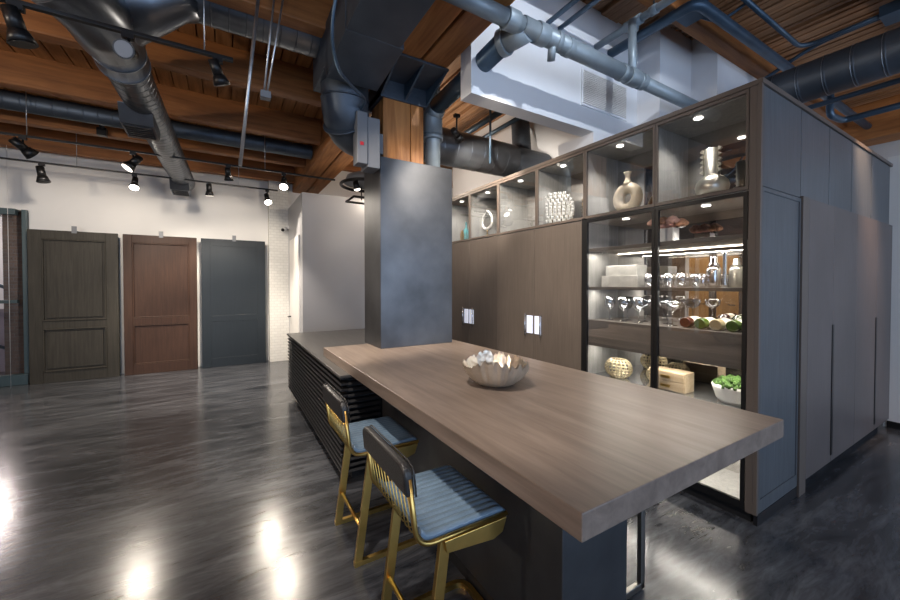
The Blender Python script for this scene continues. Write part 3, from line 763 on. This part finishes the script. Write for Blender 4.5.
# wine bottles lying on the middle shelf
for i, (y, mt, nm) in enumerate(((1.47, 'winer', 'dark red wine bottle lying leftmost'), (1.37, 'wineg', 'green wine bottle lying second from the left'), (1.27, 'winec', 'pale wine bottle lying third from the left'), (1.17, 'wineg', 'dark green wine bottle lying second from the right'), (1.085, 'wineg', 'green wine bottle lying against the right cabinet side'))):
    c = (2.90, y, 1.2005+.041)
    t = root('wine_bottle', (3.04, y, 1.2005), nm + ' on the middle shelf', 'bottle', 'wine bottles lying on the middle shelf')
    MB().lathe(c, [(.02, .008), (.034, 0), (.0385, .008), (.0385, .19), (.034, .215), (.015, .245), (.0135, .30), (.016, .305), (.016, .318)], 22, axis='x').build('bottle_glass', M[mt], t)
    MB().lathe(c, [(.0392, .06), (.0392, .16)], 22, axis='x', closed=True).build('paper_label', M['label'], t)
# lattice baskets
def basket(c, label, s=1):
    t = root('lattice_vase', c, label, 'vase', None); m = MB(); c = Vector(c)
    def pt(u, v):
        ph = math.pi*(.12+.74*v); r = math.sin(ph)**.8*.105*s
        return c+Vector((r*.75*math.cos(u), r*math.sin(u), .003+.135*s*(1-math.cos(ph))/2*1.12-.006))
    for i in range(18):
        u = 2*math.pi*i/18; m.sweep([pt(u, v/8) for v in range(9)], .0042*s, seg=6)
    for j in range(7):
        m.sweep([pt(2*math.pi*i/28, (j+.5)/7) for i in range(29)], .0042*s, seg=6, cap=False)
    m.build('lattice', M['goldb'], t); return t
basket((3.02, 2.09, .6905), 'round pale gold lattice vase on the low shelf, left of the glass door post', 1.15)
basket((3.14, 1.80, .6905), 'round pale gold lattice vase on the low shelf, next to the drawer chest', .9)
# drawer chest
t = root('wooden_drawer_chest', (3.06, 1.6, .6905), 'small pale wooden chest with two drawers on the low shelf', 'box')
MB().box(2.97, 1.50, .6905, 3.11, 1.775, .8405).build('carcass', M['palewood'], t, bevel=.002)
for z in (.698, .770):
    d = MB().box(2.963, 1.507, z, 2.97, 1.768, z+.064).build('drawer', M['palewood'], t, bevel=.001)
    MB().box(2.952, 1.605, z+.020, 2.963, 1.675, z+.040).build('drawer_pull', M['gold'], d, bevel=.001)
# planter
t = root('moss_planter', (3.05, 1.20, .6905), 'white oval planter of green moss at the right end of the low shelf', 'plant')
c = (3.04, 1.20, .6905)
m = MB(); m.lathe((0, 0, 0), [(.08, 0), (.105, .03), (.125, .10), (.13, .125), (.115, .125), (.10, .09)], 32)
for v in m.bm.verts: v.co = Vector((v.co.x*.72+c[0], v.co.y*1.12+c[1], v.co.z+c[2]))
m.build('pot', M['whitec'], t)
m = MB(); q = random.Random(9)
for k in range(150):
    a = q.uniform(0, 6.28); r = math.sqrt(q.random())
    m.blob((c[0]+.085*r*math.cos(a), c[1]+.135*r*math.sin(a), c[2]+.125+.05*(1-r*r)+q.uniform(-.01, .01)), .017, .017, .017, 6, 4, .25)
m.build('moss', M['leaf'], t)

# ------------------------------------------------------------------ ducts and pipes
def spiral(m, a, b, r, pitch=.11, seg=28, bump=.003):
    a, b = Vector(a), Vector(b); L = (b-a).length; n = int(L/pitch); path = []; rad = []
    for i in range(n+1):
        s = L*i/n
        for ds, k in ((-.009, 0), (-.005, 0), (-.0015, bump), (.0015, bump), (.005, 0), (.009, 0)):
            q = s+ds
            if 0 <= q <= L: path.append(a+(b-a)*(q/L)); rad.append(r+k)
    m.sweep(path, rad, seg); return m
def duct(name, a, b, r, label, mat='duct', pitch=.11):
    m = MB(); spiral(m, a, b, r, pitch); return tag(m.build(name, M[mat]), label, 'duct')
t = root('spiral_duct', (-.70, 5.6, 3.2), 'silvery spiral duct running to the far wall with two boxed outlets', 'duct')
m = MB(); spiral(m, (-.70, 3.9, 3.33), (-.61, 8.04, 3.31), .155, .10); m.build('duct_tube', M['duct'], t)
def diffuser(y, w):
    m = MB(); m.prism([(y, 3.24), (y+.55, 3.24), (y+.47, 3.06), (y+.10, 3.08)], w-.13, w+.13, 'x')
    d = m.build('outlet_box', M['duct'], t, bevel=.004)
    m = MB()
    for k in range(6): m.box(w-.11, y+.13+k*.05, 3.066-k*.003, w+.11, y+.145+k*.05, 3.09)
    m.build('outlet_grille', M['black'], d)
diffuser(4.62, -.73); diffuser(7.5, -.64)
# elbow fitting at the near end
t = root('duct_elbow', (-.70, 3.5, 3.4), 'large smooth metal duct elbow joining three runs near the top left', 'duct')
m = MB(); m.sweep([(-.70, 3.98, 3.33), (-.70, 3.3, 3.34)], .176, 28); m.build('straight_run', M['duct'], t)
m = MB(); m.sweep([(-.70, 3.48, 3.40), (-.45, 3.42, 3.55), (-.30, 3.40, 3.64), (-.18, 3.40, 3.67)], [.23, .20, .175, .165], 28); m.build('side_branch', M['duct'], t)
m = MB(); m.sweep(fillet([(-.70, 3.62, 3.32), (-.74, 3.2, 3.31), (-1.05, 2.7, 3.31), (-1.15, 1.2, 3.31)], .3, 8), .20, 28)
m.build('near_branch', M['duct'], t)
for y, z in ((3.98, 3.33), (3.80, 3.332)): MB().sweep([(-.70, y-.008, z), (-.70, y+.008, z)], .181, 28).build('joint_ring', M['seam'], t)
MB().sweep([(-.86, 2.995, 3.31), (-.868, 2.985, 3.31)], .205, 28).build('joint_ring', M['seam'], t)
duct('spiral_duct', (-.2, 3.40, 3.67), (.75, 3.40, 3.67), .165, 'spiral duct crossing the ceiling from the elbow to the boxed duct')
duct('spiral_duct', (XL+.02, 6.2, 3.60), (1.17, 6.2, 3.60), .105, 'slim dark spiral duct crossing behind the second ceiling joist', 'ductd', .13)
t = root('boxed_duct', (.92, 2.0, 3.2), 'rectangular dark sheet metal duct dropping into a round elbow beside the girder', 'duct')
MB().box(.70, YB+.1, 3.22, 1.09, 2.51, 3.60).build('duct_box', M['ductd'], t, bevel=.004)
m = MB(); m.prism([(2.512, 3.22), (3.08, 3.17), (3.12, 3.28), (3.58, 3.28), (3.58, 3.60), (2.512, 3.60)], .695, 1.12, 'x'); m.build('duct_end', M['ductd'], t, bevel=.004)
m = MB(); m.sweep(fillet([(.93, 3.36, 3.55), (.93, 3.40, 2.98), (1.20, 3.82, 3.02), (1.9, 3.92, 3.18), (3.88, 3.92, 3.18)], .24, 8), .205, 30)
m.build('round_elbow', M['ductd'], t)
for p, q in (((.93, 3.375, 3.17), (.93, 3.376, 3.158)), ((.95, 3.43, 3.01), (.958, 3.44, 3.0))): MB().sweep([p, q], .211, 28).build('joint_ring', M['ductd'], t)
duct('spiral_duct', (1.98, 3.92, 3.18), (3.3, 3.92, 3.18), .212, 'blue grey spiral duct running right from the post above the cabinets', 'duct', .17)
t = duct('spiral_duct', (4.50, YB+.1, 3.34), (4.50, 1.96, 3.34), .165, 'dark spiral duct with pale seams over the wardrobe at the right', 'ductd', .17)
for k in range(8):
    y = 1.80-k*.17; MB().sweep([(4.50, y, 3.34), (4.50, y+.0035, 3.34)], .1685, 32).build('seam_band', M['seam'], t)
def pipe(name, pts, r, label, mat='pipe', fr=.08, cat='pipe', group=None):
    m = MB(); m.sweep(fillet(pts, fr, 6), r, 14); return tag(m.build(name, M[mat]), label, cat, group)
t = root('drain_pipe', (2.6, 2.09, 3.4), 'thick grey drain pipe with couplings crossing in front of the white bulkhead', 'pipe')
PY, PZ = 2.02, 3.345
MB().cyl((1.12, PY, PZ), (1.80, PY, PZ), .056, seg=24).cyl((1.80, PY, PZ), (3.1, PY, PZ), .064, seg=24).cyl((3.1, PY, PZ), (4.45, PY, PZ), .054, seg=24).build('main_run', M['pvc'], t)
for x, w, rr in ((1.70, .05, .070), (1.98, .05, .074), (2.14, .022, .072), (2.27, .03, .070), (2.93, .02, .070), (3.08, .07, .072), (3.22, .03, .068)):
    MB().cyl((x-w, PY, PZ), (x+w, PY, PZ), rr, seg=24).build('coupling', M['pvc'], t, bevel=.004)
MB().cyl((1.86, PY, PZ), (1.80, PY+.20, PZ-.01), .086, seg=24).build('wye_branch', M['pvc'], t)
MB().cyl((1.81, PY+.17, PZ-.01), (1.795, PY+.22, PZ-.01), .098, seg=24).build('branch_collar', M['pvc'], t, bevel=.004)
MB().cyl((1.80, PY+.2, PZ-.012), (1.85, 3.34, PZ-.02), .080, seg=24).build('branch_pipe', M['pipe'], t)
MB().cyl((3.09, PY, PZ), (3.12, 2.05, 3.87), .034, seg=18).build('riser', M['pvc'], t)
MB().cyl((2.1, PY, PZ-.04), (2.14, PY+.05, PZ-.12), .03, seg=14).build('cleanout', M['pvc'], t)
t = root('drain_stack', (1.86, 3.45, 2.7), 'vertical dark grey drain stack rising from the steel casing beside the post', 'pipe')
MB().cyl((1.86, 3.45, 2.5), (1.86, 3.45, 3.83), .078, seg=24).build('stack_pipe', M['pvc'], t)
m = MB(); m.cyl((1.86, 3.45, 3.02), (1.86, 3.45, 3.07), .105, seg=24); m.cyl((1.86, 3.45, 3.07), (1.86, 3.45, 3.46), .10, seg=24); m.cyl((1.86, 3.45, 3.46), (1.86, 3.45, 3.5), .11, seg=24); m.cyl((1.86, 3.45, 3.26), (1.86, 3.35, 3.325), .09, seg=24)
m.build('wye_collar', M['pvc'], t)
t = root('sprinkler_pipe', (3.2, 2.2, 3.9), 'grey overhead pipe with a tee standing above the drain pipe', 'pipe')
MB().cyl((3.2, 2.49, 3.9), (3.2, 1.2, 3.9), .033, seg=16).build('main_run', M['pvc'], t)
MB().cyl((3.2, 2.17, 3.9), (3.2, 2.01, 3.9), .045, seg=16).cyl((3.2, 1.93, 3.9), (3.2, 1.87, 3.9), .042, seg=16).cyl((3.2, 2.09, 3.83), (3.2, 2.09, 3.9), .045, seg=16).build('tee_fitting', M['pvc'], t)
MB().cyl((3.2, 1.9, 3.94), (3.2, 1.9, ZR), .008, seg=8).build('hanger', M['black'], t)
pipe('sprinkler_main', [(3.42, 2.49, 3.9), (3.42, 1.66, 3.9), (8.3, 1.62, 3.9)], .045, 'thick dark blue pipe turning a corner above the bulkhead', fr=.1)
pipe('conduit', [(3.50, 2.49, 3.93), (3.50, 1.2, 3.93)], .018, 'thin blue conduit running beside the thick blue pipe')
pipe('conduit', [(2.53, 2.49, 3.9), (2.53, .8, 3.9)], .022, 'dark conduit above the bulkhead, left of two parallel ones')
pipe('conduit', [(2.68, 2.49, 3.9), (2.68, .8, 3.9)], .022, 'dark conduit above the bulkhead, right of two parallel ones')
t = root('junction_box', (3.62, 1.80, 3.93), 'square dark blue junction box hanging under the ceiling boards', 'electrical box')
MB().box(3.54, 1.72, 3.93, 3.72, 1.90, 4.02).build('box_body', M['pipe'], t, bevel=.004)
MB().cyl((3.58, 1.9, 3.97), (3.58, 2.49, 3.97), .012, seg=8).build('conduit_run', M['pipe'], t)
m = MB(); m.sweep(fillet([(3.72, 1.79, 3.97), (3.95, 1.72, 3.95), (4.0, 1.45, 4.05), (4.0, 1.2, 4.2)], .2, 6), .014, 8); m.build('flexible_tube', M['pipe'], t)
pipe('conduit', [(3.6, 1.50, 4.0), (5.2, 1.50, 4.0), (5.2, .5, 4.0)], .022, 'blue conduit bending below the laminated ceiling boards at the right', fr=.15)
pipe('conduit', [(5.30, 1.9, 3.85), (5.34, 1.42, 4.05), (5.34, .6, 4.05)], .02, 'second blue conduit curving up beside the ceiling box at the right', fr=.15)
tag(MB().box(5.16, .72, 3.97, 5.40, .95, 4.07).build('junction_box', M['pipe'], bevel=.004), 'dark blue box on the conduits near the top right corner', 'electrical box')
pipe('conduit', [(5.33, 1.96, 3.40), (5.33, -1, 3.40)], .026, 'blue grey conduit below the right-hand spiral duct')
pipe('elbow_pipe', [(5.55, 1.36, 3.75), (5.55, 1.36, 3.33), (5.85, 1.33, 3.33), (5.85, -1, 3.33)], .032, 'blue elbowed pipe beneath the right-hand spiral duct', fr=.06)
# pipes in the dark gap under the bulkhead
pipe('conduit', [(3.05, 3.2, 3.75), (3.05, 6.2, 3.75)], .04, 'dark pipe seen through the gap below the white bulkhead')
pipe('conduit', [(3.45, 3.2, 3.8), (3.45, 6.2, 3.8)], .03, 'thinner dark pipe beside the one below the bulkhead')
pipe('hanger_rod', [(2.78, 3.68, 4.24), (2.78, 3.68, 3.0)], .014, 'vertical rod holding the blue grey spiral duct', cat='rod')
t = root('flexible_duct', (3.75, 4.4, 3.2), 'dark ribbed duct rising to the wall above the glazed cabinets', 'duct')
m = MB(); spiral(m, (3.55, 3.95, 3.10), (3.72, 4.2, 3.9), .13, .05); m.build('duct_tube', M['ductd'], t)
# track rails
def track(name, x0, x1, y, z, label, rods):
    t = root(name, ((x0+x1)/2, y, z), label, 'light track')
    MB().box(x0, y-.018, z, x1, y+.018, z+.022).build('rail', M['black'], t, bevel=.002)
    for x in rods: MB().cyl((x, y, z+.022), (x, y, ZL), .004, seg=6).build('hanger_rod', M['galv'], t)
track('track_rail', -2.2, .055, 2.99, 3.05, 'black lighting track nearest the camera below the elbow duct', (-.11, -1.9))
track('track_rail', -3.4, 1.50, 6.05, 3.17, 'black lighting track crossing in the middle of the left ceiling', (-1.90, .5))
track('track_rail', -3.4, .80, 7.25, 3.17, 'black lighting track closest to the far white wall', (-1.79, .2))
def head(x, y, z, aim, label, lit=0, beam=0, size=1.0, angle=60, col=(1, .88, .74), top=None, blend=.5):
    t = root('track_spotlight', (x, y, z), label, 'spotlight', 'black track spotlights')
    top = z+.16 if top is None else top; d = Vector(aim).normalized(); c = Vector((x, y, z)); s = size
    MB().box(x-.03, y-.02, top-.03, x+.03, y+.02, top).cyl((x, y, top-.03), (x, y, z+.02), .009, seg=8).build('stem', M['black'], t)
    b = MB().cyl(c-d*.10*s, c+d*.02*s, .038*s, .040*s, seg=24).cyl(c+d*.02*s, c+d*.09*s, .045*s, .066*s, seg=24); b.build('lamp_body', M['black'], t)
    MB().cyl(c+d*.0905*s, c+d*.094*s, .056*s, .056*s, seg=24).build('lens', M['lens'] if lit == 2 else M['lensdim'] if lit == 1 else M['box'] if 'facing the camera' in label else M['black'], t)
    if beam:
        l = bpy.data.lights.new('spot_beam', 'SPOT'); l.energy = beam; l.spot_size = R(angle); l.spot_blend = blend; l.shadow_soft_size = .04; l.color = col
        o = bpy.data.objects.new('spot_beam', l); COL.objects.link(o); o.parent = t; o.location = d*.11*s; o.rotation_euler = d.to_track_quat('-Z', 'Y').to_euler()
    return t
head(-.97, 2.99, 2.93, (.25, .1, -1), 'wide black spotlight pointing down at the top left corner', 0, 0, .95, top=3.05)
head(-.50, 2.99, 2.945, (-.15, -1, -.35), 'black spotlight with unlit lens facing the camera under the elbow duct', 0, 0, .8, top=3.05)
head(-.035, 2.99, 2.95, (.35, .3, -.9), 'slim black spotlight hanging at the end of the near track', 0, 260, .8, top=3.05)
head(-1.93, 6.05, 3.05, (.6, .5, -.6), 'black spotlight tilted right on the middle track, farthest left', 0, 200, 1.1, 75, top=3.17)
head(-.98, 6.05, 3.04, (-.55, -.25, -.8), 'black spotlight with a glowing face tilted down left on the middle track', 1, 120, 1.1, 80, top=3.17)
head(.04, 6.05, 3.05, (.1, .3, -1), 'small black spotlight on the middle track right of the long duct', 0, 260, .9, 80, top=3.17)
head(.75, 6.05, 3.03, (-.1, -.55, -.7), 'brightly shining spotlight at the right end of the middle track', 2, 80, 1, 90, top=3.17)
head(-2.14, 7.25, 3.02, (.2, -.1, -1), 'black spotlight pointing down on the far track above the storefront', 0, 120, 1.1, 80, top=3.17)
head(-1.16, 7.25, 3.04, (0, -.5, -.8), 'brightly shining spotlight on the far track above the brown door', 2, 80, 1, 90, top=3.17)
head(-.22, 7.25, 3.06, (.05, .2, -1), 'softly lit spotlight on the far track above the slate door', 1, 140, 1, 90, top=3.17)
head(.63, 7.25, 3.02, (.1, -.55, -.75), 'brightly shining spotlight on the far track beside the brick pillar', 2, 80, 1, 90, top=3.17)
head(2.06, 3.30, 3.07, (.9, .5, -.35), 'small black spotlight with a lit face in front of the blue grey duct', 1, 150, .8, 90, top=3.28)
t = root('gooseneck_bulb', (-1.40, 6.70, 3.5), 'small black box hanging from the third joist left of the long duct', 'box'); t.name = 'sensor_box'
MB().box(-1.46, 6.70, 3.52, -1.36, 6.784, 3.62).cyl((-1.41, 6.72, 3.6), (-1.41, 6.75, 3.72), .03).build('housing', M['black'], t)
# thin conduits dropping from the ceiling on the left
t = root('ceiling_conduit', (.09, 2.9, 2.32), 'long galvanised conduit slanting down from the ceiling beside the near track', 'conduit')
MB().cyl((.245, 2.9, 3.87), (.089, 2.9, 2.32), .011, seg=12).build('conduit_tube', M['galv'], t)
t = root('twin_conduit', (.25, 2.9, 2.81), 'pair of thin galvanised conduits ending in a small white box', 'conduit')
MB().cyl((.341, 2.9, 3.87), (.237, 2.9, 2.85), .0065, seg=10).build('left_tube', M['galv'], t)
MB().cyl((.415, 2.9, 3.87), (.256, 2.9, 2.85), .0065, seg=10).build('right_tube', M['galv'], t)
MB().box(.215, 2.87, 2.81, .278, 2.93, 2.855).build('end_box', M['box'], t)
# electrical box on the post
t = root('disconnect_box', (1.12, 3.30, 2.6), 'grey metal disconnect box with red mark mounted on the timber post', 'electrical box')
MB().box(1.08, 3.21, 2.56, 1.195, 3.40, 3.00).build('box_body', M['box'], t, bevel=.004)
MB().box(.985, 3.20, 2.58, 1.078, 3.33, 3.03).build('box_cover', M['box'], t, bevel=.006)
MB().box(1.01, 3.194, 2.735, 1.04, 3.20, 2.765).build('red_mark', M['red'], t)
MB().box(1.195, 3.28, 2.72, 1.25, 3.38, 2.9).build('bracket', M['box'], t)
pipe('flexible_conduit', [(.62, 2.2, 3.45), (.575, 2.35, 3.20), (.59, 2.45, 3.06), (.67, 2.6, 2.98), (.82, 2.8, 3.01), (1.02, 3.05, 3.06), (1.03, 3.26, 3.06), (1.03, 3.27, 3.03)], .011, 'ribbed flexible conduit curving down to the grey disconnect box', fr=.12, cat='conduit')
# ring fixture behind the steel casing
t = root('ring_pendant', (1.72, 5.3, 2.9), 'round black ring pendant with small lamps behind the steel casing', 'lamp')
m = MB(); pth = [(1.72+.34*math.cos(a), 5.2+.34*math.sin(a), 2.93) for a in [2*math.pi*i/40 for i in range(41)]]
m.sweep(pth, .022, seg=10, cap=False); m.build('ring', M['black'], t)
MB().lathe((1.72, 5.2, 2.95), [(.30, 0), (.26, .10), (.12, .16)], 32).build('shade', M['box'], t)
MB().cyl((1.72, 5.2, 3.1), (1.72, 5.2, 3.42), .02, seg=10).build('stem', M['black'], t)
MB().cyl((1.50, 4.96, 2.90), (1.52, 4.95, 2.80), .035, .05).build('small_lamp', M['black'], t)
MB().cyl((1.5201, 4.9495, 2.799), (1.5204, 4.948, 2.795), .04).build('small_lens', M['lensdim'], t)
m = MB()
for a, b in (((1.55, 5.2), (2.1, 5.2)), ((1.55, 5.6), (2.1, 5.6)), ((1.55, 5.2), (1.55, 5.6))): m.cyl((a[0], a[1], 2.76), (b[0], b[1], 2.76), .016, seg=8)
m.cyl((1.72, 5.4, 2.76), (1.72, 5.4, 2.95), .01, seg=8); m.build('lower_frame', M['black'], t)

# ------------------------------------------------------------------ lights
def spot(loc, target, e, size, col, soft=.06, blend=.6):
    l = bpy.data.lights.new('aimed_spot', 'SPOT'); l.energy = e; l.spot_size = R(size); l.spot_blend = blend; l.shadow_soft_size = soft; l.color = col
    o = bpy.data.objects.new('aimed_spot', l); COL.objects.link(o); o.location = loc
    o.rotation_euler = (Vector(target)-Vector(loc)).to_track_quat('-Z', 'Y').to_euler(); return o
W = (1, .87, .72)
# wall washers on the tracks
spot((-1.5, 6.05, 3.1), (-2.0, 8.2, 1.5), 100, 95, W)
spot((.1, 6.05, 3.1), (-.3, 8.2, 1.5), 100, 95, W)
# spots without fixtures for table, cabinets, left wall, wardrobe and bulkhead
spot((.2, 1.2, 3.3), (1.5, 2.0, .9), 200, 65, (1, .9, .8))
spot((1.0, 0.2, 3.3), (1.6, 1.2, .9), 90, 60, W)
spot((.1, 2.5, 2.95), (2.84, 3.0, 1.6), 110, 70, W)
spot((1.75, 2.2, 3.0), (2.84, 3.9, 1.3), 120, 100, W)  # unseen spot added to brighten the taupe cabinet doors, hung on no track
spot((-3.6, 5.1, 3.3), (-5.0, 5.1, 1.2), 110, 70, W)  # unseen spot added to brighten the oak doors in the cabinet mirror
spot((4.6, .3, 3.7), (4.65, 1.0, 2.5), 300, 60, (1, .66, .42))
spot((1.9, .2, 3.95), (2.7, 2.49, 3.4), 130, 75, (.86, .92, 1), .02)
# point lights without fixtures, added as warm fill for ceiling and room
for loc, e in (((-3.7, 1.6, 2.6), 190), ((-1.6, -.8, 2.5), 35), ((3.2, -1.8, 2.7), 22), ((6.4, -.8, 2.7), 35), ((2.5, 5.4, 3.2), 55)):
    p = bpy.data.lights.new('fill_light', 'POINT'); p.energy = e; p.shadow_soft_size = .08; p.color = (1, .86, .70); o = bpy.data.objects.new('fill_light', p); COL.objects.link(o); o.location = loc
# lamps beyond the storefront
p = bpy.data.lights.new('hall_lamp', 'POINT'); p.energy = 120; p.shadow_soft_size = .2; p.color = (1, .85, .8); o = bpy.data.objects.new('hall_lamp', p); COL.objects.link(o); o.location = (-3.7, 10.2, 2.7)
# daylight through the windows behind the camera
for a, b in wins:
    l = area('window_daylight', ((a+b)/2, YB-.25, 1.85), b-a, 2.9, 62, (.50, .70, 1.0), (R(90), 0, 0))
w = bpy.data.worlds.new('sky'); scene.world = w; w.use_nodes = True
w.node_tree.nodes['Background'].inputs[0].default_value = (.6, .74, 1, 1); w.node_tree.nodes['Background'].inputs[1].default_value = .6

scene.view_settings.view_transform = 'Standard'; scene.view_settings.look = 'None'
scene.view_settings.exposure = 0.22; scene.view_settings.gamma = 1; scene.view_settings.use_curve_mapping = False
scene.cycles.use_denoising = True; scene.cycles.max_bounces = 10; scene.cycles.diffuse_bounces = 5; scene.cycles.glossy_bounces = 6
scene.cycles.transparent_max_bounces = 24; scene.cycles.sample_clamp_indirect = 6; scene.cycles.blur_glossy = .5
scene.cycles.caustics_reflective = False; scene.cycles.caustics_refractive = False
